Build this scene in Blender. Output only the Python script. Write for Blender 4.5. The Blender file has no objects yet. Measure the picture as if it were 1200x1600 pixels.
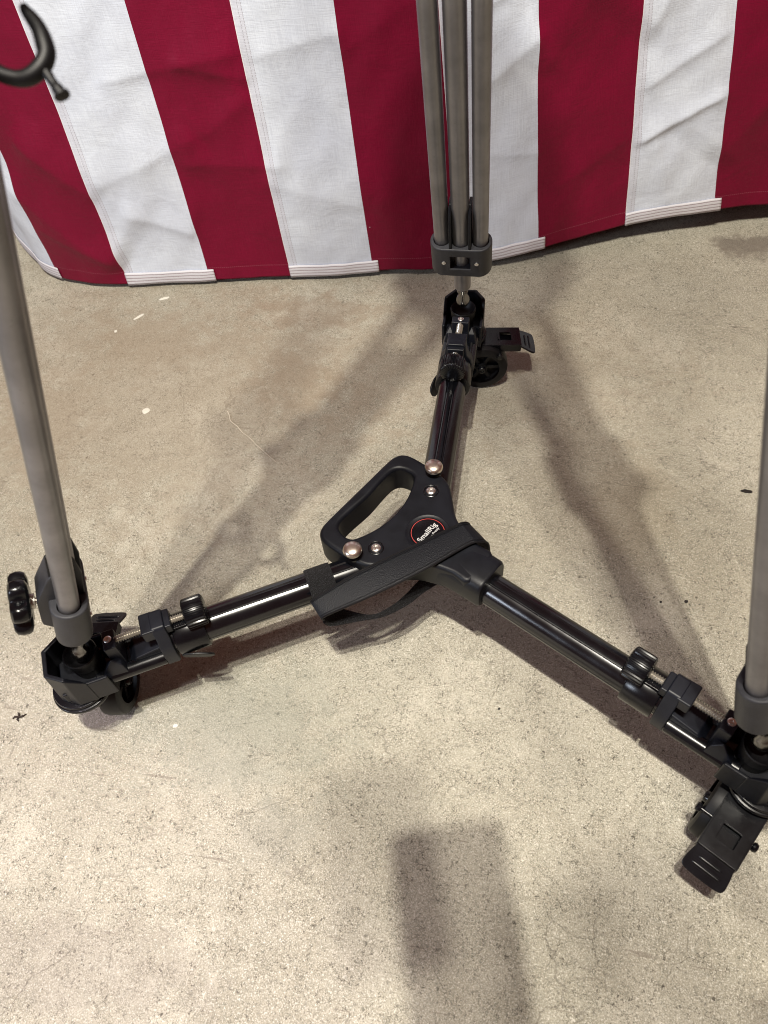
import bpy, bmesh, math, random
from mathutils import Vector, Matrix, noise
random.seed(7)
sc = bpy.context.scene
COL = sc.collection
PI = math.pi
R = math.radians

# ------------------------------------------------------------------ camera
cam_d = bpy.data.cameras.new('camera')
cam = bpy.data.objects.new('camera', cam_d)
COL.objects.link(cam)
_r = Vector((0.98295, 0.16986, -0.07039)); _u = Vector((-0.09650, 0.80248, 0.58882)); _f = Vector((-0.15651, 0.57199, -0.80519))
_r.normalize(); _f.normalize(); _u = _r.cross(_f).normalized()
CAM = Vector((0.0982, -0.5431, 0.9745))
m = Matrix((_r, _u, -_f)).transposed().to_4x4()
m.translation = CAM
cam.matrix_world = m
cam_d.sensor_fit = 'AUTO'; cam_d.sensor_width = 36.0
cam_d.lens = 36.0 * 1191.86 / 1600.0
cam_d.clip_start = 0.01; cam_d.clip_end = 60
cam_d.dof.use_dof = True
cam_d.dof.focus_distance = 1.08
cam_d.dof.aperture_fstop = 6.3
sc.camera = cam

# ------------------------------------------------------------------ world and lamps
world = bpy.data.worlds.new('World'); sc.world = world; world.use_nodes = True
bg = world.node_tree.nodes['Background']
bg.inputs[0].default_value = (1.0, 0.37, 0.25, 1); bg.inputs[1].default_value = 0.125
sc.view_settings.view_transform = 'Standard'; sc.view_settings.look = 'None'
sc.cycles.pixel_filter_type = 'BLACKMAN_HARRIS'; sc.cycles.filter_width = 0.95
sc.view_settings.exposure = 0.0; sc.view_settings.gamma = 1.0

def lamp(name, loc, power, color, size, size_y=None, target=(0, 0.1, 0), shape='DISK'):
    d = bpy.data.lights.new(name, 'AREA'); d.shape = shape; d.size = size
    if size_y: d.size_y = size_y
    d.energy = power; d.color = color
    o = bpy.data.objects.new(name, d); COL.objects.link(o); o.location = loc
    o.rotation_euler = (Vector(target) - Vector(loc)).to_track_quat('-Z', 'Y').to_euler()
    return o
YEL = (1.0, 0.94, 0.815)
lamp('ceiling_lamp', (0.00, -0.66, 3.07), 76, YEL, 0.05, target=(0.0, -0.2, 0))
lamp('ceiling_lamp', (0.19, -0.76, 3.07), 42, YEL, 0.08, target=(0.1, -0.1, 0))
lamp('ceiling_lamp', (-0.24, -0.56, 3.07), 30, (1.0, .92, .84), 0.10, target=(0, -0.2, 0))
lamp('added_cool_fill', (-2.2, -1.9, 1.5), 30, (0.78, 0.87, 1.0), 0.7, target=(-0.2, 0.75, 0.35))  # added cool fill on the flag and leg edges; no doorway in the scene
# a whitish lamp over the near left corner, its pool ending across the floor
sd = bpy.data.lights.new('side_spot_lamp', 'SPOT'); sd.energy = 175; sd.color = (1.0, 0.86, 0.97)
sd.spot_size = R(33); sd.spot_blend = 0.14; sd.shadow_soft_size = 0.06
so = bpy.data.objects.new('side_spot_lamp', sd); COL.objects.link(so); so.location = (-0.9, -1.45, 2.7)
so.rotation_euler = (Vector((-0.66, -0.98, 0)) - Vector(so.location)).to_track_quat('-Z', 'Y').to_euler()

# ------------------------------------------------------------------ helpers
def tag(o, label=None, cat=None, group=None, kind=None):
    if label: o['label'] = label
    if cat: o['category'] = cat
    if group: o['group'] = group
    if kind: o['kind'] = kind
    return o

def empty(name, label, cat, loc=(0, 0, 0), group=None):
    o = bpy.data.objects.new(name, None); COL.objects.link(o); o.location = loc
    o.empty_display_size = 0.05
    return tag(o, label, cat, group)

def link(name, me, mat, parent=None, matrix=None, smooth=True, bevel=0, seg=2, angle=35):
    o = bpy.data.objects.new(name, me); COL.objects.link(o)
    if mat is not None and not me.materials: me.materials.append(mat)
    if smooth:
        for p in me.polygons: p.use_smooth = True
    if matrix is not None: o.matrix_local = matrix
    if parent: o.parent = parent
    if bevel:
        b = o.modifiers.new('bevel', 'BEVEL'); b.width = bevel; b.segments = seg; b.limit_method = 'ANGLE'; b.angle_limit = R(angle)
        b.harden_normals = True
    elif smooth:
        try: me.set_sharp_from_angle(angle=R(38))
        except Exception: pass
    return o

def mesh_of(bm, name='m'):
    bmesh.ops.recalc_face_normals(bm, faces=bm.faces)
    me = bpy.data.meshes.new(name); bm.to_mesh(me); bm.free(); return me

def add_box(bm, x0, x1, y0, y1, z0, z1, mat=None):
    vs = [Vector((x, y, z)) for x in (x0, x1) for y in (y0, y1) for z in (z0, z1)]
    if mat is not None: vs = [mat @ v for v in vs]
    v = [bm.verts.new(p) for p in vs]
    for f in ((0, 1, 3, 2), (4, 6, 7, 5), (0, 4, 5, 1), (2, 3, 7, 6), (0, 2, 6, 4), (1, 5, 7, 3)):
        bm.faces.new([v[i] for i in f])

def frame(axis, origin=(0, 0, 0), up=None):
    """matrix whose local Z is axis"""
    z = Vector(axis).normalized()
    x = Vector(up) if up is not None else (Vector((0, 0, 1)) if abs(z.z) < .9 else Vector((1, 0, 0)))
    x = (x - z * x.dot(z)).normalized(); y = z.cross(x)
    M = Matrix((x, y, z)).transposed().to_4x4(); M.translation = Vector(origin); return M

def add_lathe(bm, prof, M=None, n=32, cap0=True, cap1=True, rad=None):
    """prof: list of (r, z) swept round local Z; rad(angle) optional scale"""
    rings = []
    for r, z in prof:
        ring = []
        for i in range(n):
            a = 2 * PI * i / n; k = rad(a) if rad else 1
            p = Vector((r * k * math.cos(a), r * k * math.sin(a), z))
            ring.append(bm.verts.new(M @ p if M else p))
        rings.append(ring)
    for a, b in zip(rings, rings[1:]):
        for i in range(n):
            bm.faces.new((a[i], a[(i + 1) % n], b[(i + 1) % n], b[i]))
    if cap0: bm.faces.new(list(reversed(rings[0])))
    if cap1: bm.faces.new(rings[-1])

def add_prism(bm, pts, h0, h1, M=None):
    """polygon pts (a,b) extruded along local Z from h0 to h1"""
    lo = [Vector((a, b, h0)) for a, b in pts]; hi = [Vector((a, b, h1)) for a, b in pts]
    if M is not None: lo = [M @ v for v in lo]; hi = [M @ v for v in hi]
    lo = [bm.verts.new(v) for v in lo]; hi = [bm.verts.new(v) for v in hi]
    n = len(pts)
    bm.faces.new(list(reversed(lo))); bm.faces.new(hi)
    for i in range(n): bm.faces.new((lo[i], lo[(i + 1) % n], hi[(i + 1) % n], hi[i]))

def add_tube(bm, pts, rad, n=12, caps=True):
    pts = [Vector(p) for p in pts]
    if not hasattr(rad, '__len__'): rad = [rad] * len(pts)
    rings = []; prev = None
    for i, p in enumerate(pts):
        t = (pts[min(i + 1, len(pts) - 1)] - pts[max(i - 1, 0)]).normalized()
        if prev is None:
            x = t.orthogonal().normalized()
        else:
            x = (prev - t * prev.dot(t)).normalized()
        prev = x; y = t.cross(x)
        rings.append([bm.verts.new(p + (x * math.cos(2 * PI * k / n) + y * math.sin(2 * PI * k / n)) * rad[i]) for k in range(n)])
    for a, b in zip(rings, rings[1:]):
        for k in range(n): bm.faces.new((a[k], a[(k + 1) % n], b[(k + 1) % n], b[k]))
    if caps:
        bm.faces.new(list(reversed(rings[0]))); bm.faces.new(rings[-1])

def catmull(pts, n=8):
    pts = [Vector(p) for p in pts]; out = []
    for i in range(len(pts) - 1):
        p0 = pts[max(i - 1, 0)]; p1 = pts[i]; p2 = pts[i + 1]; p3 = pts[min(i + 2, len(pts) - 1)]
        for k in range(n):
            t = k / n
            out.append(0.5 * ((2 * p1) + (p2 - p0) * t + (2 * p0 - 5 * p1 + 4 * p2 - p3) * t * t + (3 * p1 - p0 - 3 * p2 + p3) * t ** 3))
    out.append(pts[-1]); return out

def plate_mesh(outlines, half, bev, res=3):
    """filled 2D outlines (first outer, rest holes) with rounded edges, as a mesh centred on z=0"""
    cu = bpy.data.curves.new('outline', 'CURVE'); cu.dimensions = '2D'; cu.fill_mode = 'BOTH'
    cu.extrude = max(half - bev, 1e-5); cu.bevel_depth = bev; cu.bevel_resolution = res; cu.offset = -bev
    for pts in outlines:
        s = cu.splines.new('POLY'); s.points.add(len(pts) - 1)
        for i, p in enumerate(pts): s.points[i].co = (p[0], p[1], 0, 1)
        s.use_cyclic_u = True
    o = bpy.data.objects.new('tmp', cu); COL.objects.link(o)
    bpy.context.view_layer.update()
    me = bpy.data.meshes.new_from_object(o.evaluated_get(bpy.context.evaluated_depsgraph_get()))
    bpy.data.objects.remove(o); bpy.data.curves.remove(cu)
    me.materials.clear()
    bm = bmesh.new(); bm.from_mesh(me); bmesh.ops.remove_doubles(bm, verts=bm.verts, dist=1e-5); bm.to_mesh(me); bm.free()
    return me

def boolean_cut(me, cutter_bm):
    a = bpy.data.objects.new('ta', me); COL.objects.link(a)
    b = bpy.data.objects.new('tb', mesh_of(cutter_bm)); COL.objects.link(b)
    md = a.modifiers.new('b', 'BOOLEAN'); md.object = b; md.operation = 'DIFFERENCE'; md.solver = 'EXACT'
    bpy.context.view_layer.update()
    out = bpy.data.meshes.new_from_object(a.evaluated_get(bpy.context.evaluated_depsgraph_get()))
    bpy.data.objects.remove(a); bpy.data.objects.remove(b)
    return out

def smooth_poly(pts, n=5, closed=True):
    """closed catmull through 2D points"""
    P = [Vector((p[0], p[1])) for p in pts]; N = len(P); out = []
    for i in range(N):
        p0, p1, p2, p3 = P[i - 1], P[i], P[(i + 1) % N], P[(i + 2) % N]
        for k in range(n):
            t = k / n
            q = 0.5 * ((2 * p1) + (p2 - p0) * t + (2 * p0 - 5 * p1 + 4 * p2 - p3) * t * t + (3 * p1 - p0 - 3 * p2 + p3) * t ** 3)
            out.append((q.x, q.y))
    return out

def rrect(x0, x1, y0, y1, r, n=4):
    out = []
    for cx, cy, a0 in ((x1 - r, y1 - r, 0), (x0 + r, y1 - r, 90), (x0 + r, y0 + r, 180), (x1 - r, y0 + r, 270)):
        for k in range(n + 1):
            a = R(a0 + 90 * k / n); out.append((cx + r * math.cos(a), cy + r * math.sin(a)))
    return out

# ------------------------------------------------------------------ materials
class NT:
    def __init__(s, name):
        s.m = bpy.data.materials.new(name); s.m.use_nodes = True; s.t = s.m.node_tree; s.n = s.t.nodes
        s.b = s.n['Principled BSDF']; s.out = s.n['Material Output']
    def node(s, typ, **kw):
        n = s.n.new(typ)
        for k, v in kw.items(): setattr(n, k, v)
        return n
    def lk(s, a, b): s.t.links.new(a, b)
    def val(s, sock, v):
        if hasattr(v, 'is_output') or isinstance(v, bpy.types.NodeSocket): s.lk(v, sock)
        else: sock.default_value = v
    def math(s, op, a, b=0.0, c=None, clamp=False):
        n = s.node('ShaderNodeMath', operation=op); n.use_clamp = clamp
        s.val(n.inputs[0], a); s.val(n.inputs[1], b)
        if c is not None: s.val(n.inputs[2], c)
        return n.outputs[0]
    def mix(s, f, a, b, mode='MIX'):
        n = s.node('ShaderNodeMix', data_type='RGBA', blend_type=mode); s.val(n.inputs[0], f); s.val(n.inputs[6], a); s.val(n.inputs[7], b); return n.outputs[2]
    def noise(s, vec, scale, detail=4, rough=.55, dist=0.0):
        n = s.node('ShaderNodeTexNoise'); s.lk(vec, n.inputs['Vector']); n.inputs['Scale'].default_value = scale
        n.inputs['Detail'].default_value = detail; n.inputs['Roughness'].default_value = rough; n.inputs['Distortion'].default_value = dist
        return n.outputs['Fac'], n.outputs['Color']
    def vor(s, vec, scale, feature='F1', rnd=1.0):
        n = s.node('ShaderNodeTexVoronoi', feature=feature); s.lk(vec, n.inputs['Vector']); n.inputs['Scale'].default_value = scale; n.inputs['Randomness'].default_value = rnd
        return n
    def ramp(s, v, lo, hi, a=0.0, b=1.0, smooth=True):
        n = s.node('ShaderNodeMapRange'); n.interpolation_type = 'SMOOTHSTEP' if smooth else 'LINEAR'
        s.val(n.inputs[0], v); n.inputs[1].default_value = lo; n.inputs[2].default_value = hi; n.inputs[3].default_value = a; n.inputs[4].default_value = b
        return n.outputs[0]
    def coord(s, which='Object'):
        return s.node('ShaderNodeTexCoord').outputs[which]
    def bump(s, h, strength, dist, normal=None):
        n = s.node('ShaderNodeBump'); s.val(n.inputs['Height'], h); n.inputs['Strength'].default_value = strength; n.inputs['Distance'].default_value = dist
        if normal: s.lk(normal, n.inputs['Normal'])
        return n.outputs[0]

def rgba(c): return (c[0], c[1], c[2], 1)

def mat_plastic(name, col, rough=.45, grain=2600, gb=.00012, metal=0, spec=.5, var=.25):
    t = NT(name); v = t.coord()
    f, _ = t.noise(v, grain, 2); f2, _ = t.noise(v, 38, 4)
    c = t.mix(t.ramp(f2, .3, .7), rgba([x * (1 - var) for x in col]), rgba([x * (1 + var) for x in col]))
    t.lk(c, t.b.inputs['Base Color']); t.b.inputs['Metallic'].default_value = metal
    t.lk(t.math('ADD', t.math('MULTIPLY', f2, .14), rough - .07), t.b.inputs['Roughness'])
    t.b.inputs['Specular IOR Level'].default_value = spec
    # dust settled in small specks
    d, _ = t.noise(v, 900, 3, .7)
    dd = t.ramp(d, .68, .76)
    t.lk(t.mix(t.math('MULTIPLY', dd, .10), c, (.25, .23, .2, 1)), t.b.inputs['Base Color'])
    t.lk(t.bump(f, .5, gb), t.b.inputs['Normal'])
    return t.m

M_HUB = mat_plastic('black_moulded_plastic', (.0048, .0056, .0088), .42, 2400, .00015, spec=.30)
M_BLACK = mat_plastic('black_painted_metal', (.0030, .0034, .0050), .25, 1500, .00004, spec=.46)
M_ANOD = mat_plastic('black_anodised_aluminium', (.0028, .0032, .005), .20, 1200, .00002, spec=.75, var=.15)
M_RUBBER = mat_plastic('black_rubber', (.004, .004, .005), .48, 1600, .0001, spec=.3)
M_RAIL = mat_plastic('dark_blue_grey_plastic', (.0065, .0080, .0135), .42, 2200, .00012, spec=.4)
M_GREY = mat_plastic('charcoal_textured_plastic', (.030, .031, .037), .48, 2200, .00022, spec=.4)
M_DARKHOLE = mat_plastic('dark_recess_plastic', (.004, .004, .004), .6)
M_GLASS = mat_plastic('black_phone_glass', (.01, .01, .011), .15)

def mat_tube(name, col, rough):
    t = NT(name); v = t.coord()
    mp = t.node('ShaderNodeMapping'); t.lk(v, mp.inputs[0]); mp.inputs['Scale'].default_value = (1, 1, .04)
    f, _ = t.noise(mp.outputs[0], 700, 3)
    g, _ = t.noise(v, 22, 4, .6)
    s, _ = t.noise(v, 260, 3, .6)
    c = t.mix(t.ramp(g, .3, .75), rgba([x * .82 for x in col]), rgba([x * 1.12 for x in col]))
    c = t.mix(t.math('MULTIPLY', t.ramp(s, .66, .74), .35), c, rgba([x * .45 for x in col]))
    t.lk(c, t.b.inputs['Base Color']); t.b.inputs['Metallic'].default_value = .72
    t.lk(t.math('ADD', t.math('MULTIPLY', f, .14), rough - .07), t.b.inputs['Roughness'])
    t.lk(t.bump(f, .25, .00004), t.b.inputs['Normal'])
    return t.m
M_LEG = mat_tube('grey_anodised_tube', (.255, .25, .262), .36)
M_SHINY = mat_tube('brushed_steel', (.50, .47, .42), .3)

def mat_chrome(name, col, rough):
    t = NT(name); v = t.coord(); f, _ = t.noise(v, 300, 3)
    t.b.inputs['Base Color'].default_value = rgba(col); t.b.inputs['Metallic'].default_value = 1
    t.lk(t.math('ADD', t.math('MULTIPLY', f, .15), rough), t.b.inputs['Roughness']); return t.m
M_CHROME = mat_chrome('chrome', (.85, .83, .80), .24)
M_BALL = mat_chrome('dark_steel', (.22, .215, .21), .16)
M_SATIN = mat_chrome('satin_nickel', (.78, .70, .62), .25)

def mat_simple(name, col, rough=.6, sheen=0):
    t = NT(name); v = t.coord(); f, _ = t.noise(v, 120, 3)
    t.lk(t.mix(f, rgba([x * .85 for x in col]), rgba([x * 1.1 for x in col])), t.b.inputs['Base Color']); t.b.inputs['Roughness'].default_value = rough
    return t.m
M_WHITE = mat_simple('white_print', (.55, .55, .55), .6)
M_RED = mat_simple('red_print', (.42, .045, .04), .5)
M_NAVY = mat_simple('navy_fabric_case', (.012, .018, .05), .7)
M_SPECK = mat_simple('white_paint', (.68, .66, .58), .7)
M_THREAD = mat_simple('white_thread', (.66, .60, .50), .8)
M_SEED = mat_simple('dark_seed', (.012, .009, .008), .5)
M_LEAF = mat_simple('dry_brown_leaf', (.03, .02, .015), .8)

def mat_leather():
    t = NT('black_leather'); v = t.coord()
    vo = t.vor(v, 850); n, _ = t.noise(v, 420, 3)
    h = t.math('ADD', vo.outputs['Distance'], t.math('MULTIPLY', n, .5))
    t.b.inputs['Base Color'].default_value = (.0038, .0048, .0078, 1); t.b.inputs['Roughness'].default_value = .48; t.b.inputs['Specular IOR Level'].default_value = .3
    t.lk(t.bump(h, .8, .0004), t.b.inputs['Normal']); return t.m
M_LEATHER = mat_leather()
def mat_velcro():
    t = NT('black_hook_and_loop'); v = t.coord()
    n, _ = t.noise(v, 900, 4, .8); vo = t.vor(v, 700)
    c = t.mix(t.ramp(n, .48, .64), (.002, .002, .003, 1), (.06, .058, .068, 1))
    t.lk(c, t.b.inputs['Base Color']); t.b.inputs['Roughness'].default_value = .95
    t.lk(t.bump(t.math('ADD', n, vo.outputs['Distance']), 1, .004), t.b.inputs['Normal']); return t.m
M_VELCRO = mat_velcro()

def mat_floor():
    t = NT('stained_concrete'); v = t.coord()
    big, _ = t.noise(v, 2.1, 5, .55); mid, _ = t.noise(v, 9.0, 6, .62, .4); m2, _ = t.noise(v, 34, 6, .68, .3)
    c = t.mix(t.ramp(big, .34, .66), (.345, .320, .250, 1), (.455, .428, .345, 1))
    c = t.mix(t.math('MULTIPLY', t.ramp(mid, .46, .70), .34), c, (.30, .265, .195, 1))
    c = t.mix(t.math('MULTIPLY', t.ramp(m2, .52, .74), .34), c, (.26, .225, .175, 1))
    # pale trowelled clouds
    cl, _ = t.noise(v, 5.2, 7, .7, .8)
    c = t.mix(t.math('MULTIPLY', t.ramp(cl, .52, .66), .35), c, (.66, .62, .52, 1))
    # sand grain at several sizes, with curled hair-thin marks between the grains
    g1, _ = t.noise(v, 560, 3, .65, .1); g2, _ = t.noise(v, 230, 4, .72, .6); g3, _ = t.noise(v, 1200, 2, .6); g4, _ = t.noise(v, 70, 6, .8, .8)
    r1, _ = t.noise(v, 105, 3, .6, 1.2); r2, _ = t.noise(v, 190, 2, .6, 1.0)
    amt = t.ramp(m2, .35, .65, .45, 1.0)
    w1 = t.ramp(t.math('ABSOLUTE', t.math('SUBTRACT', r1, .5)), .020, .004); w2 = t.ramp(t.math('ABSOLUTE', t.math('SUBTRACT', r2, .53)), .026, .006)
    c = t.mix(t.math('MULTIPLY', t.ramp(g4, .56, .68), .26), c, (.22, .19, .145, 1))
    c = t.mix(t.math('MULTIPLY', t.ramp(g1, .46, .38), .60), c, (.78, .75, .67, 1))
    c = t.mix(t.math('MULTIPLY', t.ramp(g2, .42, .34), .50), c, (.84, .81, .73, 1))
    c = t.mix(t.math('MULTIPLY', w1, t.math('MULTIPLY', amt, .85)), c, (.13, .13, .10, 1))
    c = t.mix(t.math('MULTIPLY', w2, t.math('MULTIPLY', amt, .68)), c, (.13, .14, .11, 1))
    c = t.mix(t.math('MULTIPLY', t.ramp(g1, .55, .63), t.math('MULTIPLY', amt, .75)), c, (.13, .115, .09, 1))
    c = t.mix(t.math('MULTIPLY', t.ramp(g2, .575, .63), t.math('MULTIPLY', amt, .95)), c, (.075, .065, .05, 1))
    c = t.mix(t.math('MULTIPLY', t.ramp(g3, .56, .68), .35), c, (.12, .10, .08, 1))
    # pits
    vp = t.vor(v, 115); vm, _ = t.noise(v, 30, 2)
    pit = t.math('MULTIPLY', t.ramp(vp.outputs['Distance'], .13, .05), t.ramp(vm, .52, .60))
    c = t.mix(t.math('MULTIPLY', pit, .85), c, (.06, .05, .04, 1))
    # hairline cracks: warped cell edges, broken up
    def cracks(scale, width, lo, hi, off, dist=.06):
        mp = t.node('ShaderNodeMapping'); t.lk(v, mp.inputs[0]); mp.inputs['Location'].default_value = off
        _, nc = t.noise(mp.outputs[0], 9, 5, .6); 
        sub = t.node('ShaderNodeVectorMath', operation='SUBTRACT'); t.lk(nc, sub.inputs[0]); sub.inputs[1].default_value = (.5, .5, .5)
        scl = t.node('ShaderNodeVectorMath', operation='SCALE'); t.lk(sub.outputs[0], scl.inputs[0]); scl.inputs['Scale'].default_value = dist
        add = t.node('ShaderNodeVectorMath', operation='ADD'); t.lk(mp.outputs[0], add.inputs[0]); t.lk(scl.outputs[0], add.inputs[1])
        e = t.vor(add.outputs[0], scale, 'DISTANCE_TO_EDGE').outputs['Distance']
        mk, _ = t.noise(mp.outputs[0], 5.5, 4, .6)
        return t.math('MULTIPLY', t.ramp(e, width, width * .25), t.ramp(mk, lo, hi))
    k1 = cracks(3.3, .0035, .50, .60, (3, 1, 0), .07); k2 = cracks(8, .0055, .53, .62, (7, 4, 0), .035); k3 = cracks(24, .009, .55, .64, (1, 8, 0), .012)
    kk = t.math('MAXIMUM', t.math('MULTIPLY', k1, .38), t.math('MAXIMUM', t.math('MULTIPLY', k2, .34), t.math('MULTIPLY', k3, .26)))
    c = t.mix(kk, c, (.085, .07, .055, 1))
    # fine scratches: stretched noise in two directions
    for ang, off in ((.5, 0), (1.25, 3), (-.6, 5), (1.9, 9)):
        mp = t.node('ShaderNodeMapping'); t.lk(v, mp.inputs[0]); mp.inputs['Rotation'].default_value = (0, 0, ang); mp.inputs['Scale'].default_value = (.045, 1, 1); mp.inputs['Location'].default_value = (off, off, 0)
        s_, _ = t.noise(mp.outputs[0], 150, 2, .5, .15); mk, _ = t.noise(v, 6 + off, 2)
        c = t.mix(t.math('MULTIPLY', t.math('MULTIPLY', t.ramp(s_, .69, .72), t.ramp(mk, .52, .6)), .5), c, (.16, .13, .10, 1))
    # stains, and broad brown tints towards the flag, fixed in place: (x, y, radius, strength, colour)
    sep = t.node('ShaderNodeSeparateXYZ'); t.lk(v, sep.inputs[0])
    wn, _ = t.noise(v, 26, 5, .7)
    for x, y, rx, ry, st, col in ((-.58, .36, .50, .36, .42, (.27, .215, .155, 1)), (-.05, .50, .45, .20, .30, (.27, .215, .155, 1)), (-.28, -.20, .22, .12, .22, (.27, .30, .24, 1)), (.53, .89, .075, .045, .75, (.13, .11, .09, 1)), (-.14, -.345, .05, .045, .35, (.20, .20, .17, 1)),
                             (-.21, -.23, .13, .09, .30, (.27, .27, .23, 1)), (-.33, -.52, .17, .06, .28, (.22, .19, .17, 1)),
                             (-.62, .50, .13, .10, .30, (.24, .18, .12, 1)), (-.30, .42, .10, .08, .32, (.24, .18, .12, 1)),
                             (.62, .78, .09, .04, .3, (.2, .17, .14, 1)), (-.32, .62, .14, .06, .35, (.22, .16, .11, 1)),
                             (.30, .22, .07, .12, .25, (.25, .2, .13, 1)), (-.75, .28, .12, .14, .28, (.25, .19, .13, 1))):
        dx = t.math('DIVIDE', t.math('SUBTRACT', sep.outputs[0], x), rx); dy = t.math('DIVIDE', t.math('SUBTRACT', sep.outputs[1], y), ry)
        d = t.math('SQRT', t.math('ADD', t.math('MULTIPLY', dx, dx), t.math('MULTIPLY', dy, dy)))
        d = t.math('ADD', d, t.math('MULTIPLY', t.math('SUBTRACT', wn, .5), 2.4))
        c = t.mix(t.math('MULTIPLY', t.ramp(d, 1.25, .35), st), c, col)
    t.lk(c, t.b.inputs['Base Color'])
    t.lk(t.ramp(m2, .3, .7, .48, .75), t.b.inputs['Roughness'])
    h = t.math('SUBTRACT', t.math('ADD', t.math('MULTIPLY', g1, .6), t.math('MULTIPLY', m2, 1.0)), t.math('MULTIPLY', t.math('MAXIMUM', pit, kk), .8))
    t.lk(t.bump(h, .55, .0022), t.b.inputs['Normal'])
    return t.m
M_FLOOR = mat_floor()

def mat_cloth(name, col, white):
    t = NT(name); uv = t.node('ShaderNodeUVMap'); v = uv.outputs[0]
    sep = t.node('ShaderNodeSeparateXYZ'); t.lk(v, sep.inputs[0])       # x: metres from the stripe's left seam, y: height
    x, y = sep.outputs[0], sep.outputs[1]
    o = t.coord()
    n1, _ = t.noise(o, 7, 4, .6); n2, _ = t.noise(o, 900, 2)
    wx = t.math('SINE', t.math('MULTIPLY', x, 2 * PI / .0016)); wy = t.math('SINE', t.math('MULTIPLY', y, 2 * PI / .0016))
    mpx = t.node('ShaderNodeMapping'); t.lk(v, mpx.inputs[0]); mpx.inputs['Scale'].default_value = (1, .03, 1)
    mpy = t.node('ShaderNodeMapping'); t.lk(v, mpy.inputs[0]); mpy.inputs['Scale'].default_value = (.03, 1, 1)
    sx, _ = t.noise(mpx.outputs[0], 700, 2); sy, _ = t.noise(mpy.outputs[0], 700, 2)
    slub = t.math('ADD', sx, sy)
    c = t.mix(t.ramp(n1, .3, .7), rgba([k * .93 for k in col]), rgba([min(k * 1.06, .9) for k in col]))
    c = t.mix(t.ramp(slub, .85, 1.2, 0, .5 if white else .35), c, rgba([k * (.80 if white else .7) for k in col]))
    def band(s, a, b, e=.0004):
        return t.math('MULTIPLY', t.ramp(s, a - e, a + e), t.ramp(s, b + e, b - e))
    dash = t.ramp(t.math('FRACT', t.math('DIVIDE', y, .0042)), .25, .35)
    if white:
        st = t.math('MULTIPLY', t.math('MAXIMUM', band(x, .0105, .0115), band(x, .0165, .0175)), dash)
        c = t.mix(t.math('MULTIPLY', band(x, -.001, .0175), .16), c, (.42, .30, .33, 1))
        c = t.mix(t.math('MULTIPLY', st, .75), c, (.33, .32, .36, 1))
        c = t.mix(t.math('MULTIPLY', band(x, -.01, .0012), .7), c, (.86, .84, .84, 1))
    else:
        dash2 = t.ramp(t.math('FRACT', t.math('DIVIDE', x, .0042)), .25, .35)
        st = t.math('MULTIPLY', band(y, .0275, .0287, .0003), dash2)
        c = t.mix(t.math('MULTIPLY', st, .55), c, (.34, .09, .13, 1))
        sp = t.vor(o, 16); c = t.mix(t.ramp(sp.outputs['Distance'], .022, .012), c, (.5, .4, .4, 1))
    t.lk(c, t.b.inputs['Base Color'])
    t.b.inputs['Roughness'].default_value = .6 if white else .5
    t.b.inputs['Specular IOR Level'].default_value = .3 if white else .22
    t.b.inputs['Sheen Weight'].default_value = .05 if white else .0
    t.b.inputs['Sheen Roughness'].default_value = .4
    wr, _ = t.noise(o, 14, 5, .55, .6)
    h = t.math('ADD', t.math('MULTIPLY', slub, .0001), t.math('ADD', t.math('MULTIPLY', slub, .0003), t.math('MULTIPLY', wr, .004)))
    bn = t.node('ShaderNodeBump'); t.lk(h, bn.inputs['Height']); bn.inputs['Strength'].default_value = .7; bn.inputs['Distance'].default_value = 1.0
    t.lk(bn.outputs[0], t.b.inputs['Normal'])
    return t.m
M_CRED = mat_cloth('red_cloth', (.185, .0015, .026), False)
M_CWHITE = mat_cloth('white_cloth', (.70, .76, .88), True)
def mat_hem():
    t = NT('white_stitched_tape'); uv = t.node('ShaderNodeUVMap'); sep = t.node('ShaderNodeSeparateXYZ'); t.lk(uv.outputs[0], sep.inputs[0])
    y = sep.outputs[1]
    f = t.math('FRACT', t.math('DIVIDE', t.math('SUBTRACT', y, .001), .0066))
    line = t.math('MULTIPLY', t.ramp(f, .0, .12), t.ramp(f, .38, .26))
    o = t.coord(); n, _ = t.noise(o, 700, 3)
    c = t.mix(t.math('MULTIPLY', line, .75), (.70, .70, .75, 1), (.30, .20, .24, 1))
    c = t.mix(t.math('MULTIPLY', n, .3), c, (.5, .48, .52, 1))
    t.lk(c, t.b.inputs['Base Color']); t.b.inputs['Roughness'].default_value = .8
    t.lk(t.bump(t.math('SUBTRACT', n, t.math('MULTIPLY', line, 2)), .6, .0008), t.b.inputs['Normal']); return t.m
M_HEM = mat_hem()

# ------------------------------------------------------------------ floor
bm = bmesh.new()
bmesh.ops.create_grid(bm, x_segments=4, y_segments=4, size=9)
o = link('floor', mesh_of(bm), M_FLOOR, smooth=False); tag(o, 'bare stained concrete garage floor with hairline cracks', kind='structure')

# ------------------------------------------------------------------ flag
HB = [(-1.30, 1.02, .012), (-1.139, .8975, .012), (-.979, .7364, .011), (-.884, .672, .010), (-.721, .657, .010), (-.549, .687, .010), (-.382, .712, .012),
      (-.214, .735, .014), (-.045, .761, .018), (.113, .808, .030), (.278, .883, .045), (.451, .935, .050), (.62, .985, .046), (.79, 1.035, .046)]
LEAN = [0, 0, 0, 0, .004, -.002, -.017, -.039, -.07, -.098, -.121, -.19, -.19, -.19]
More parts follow.
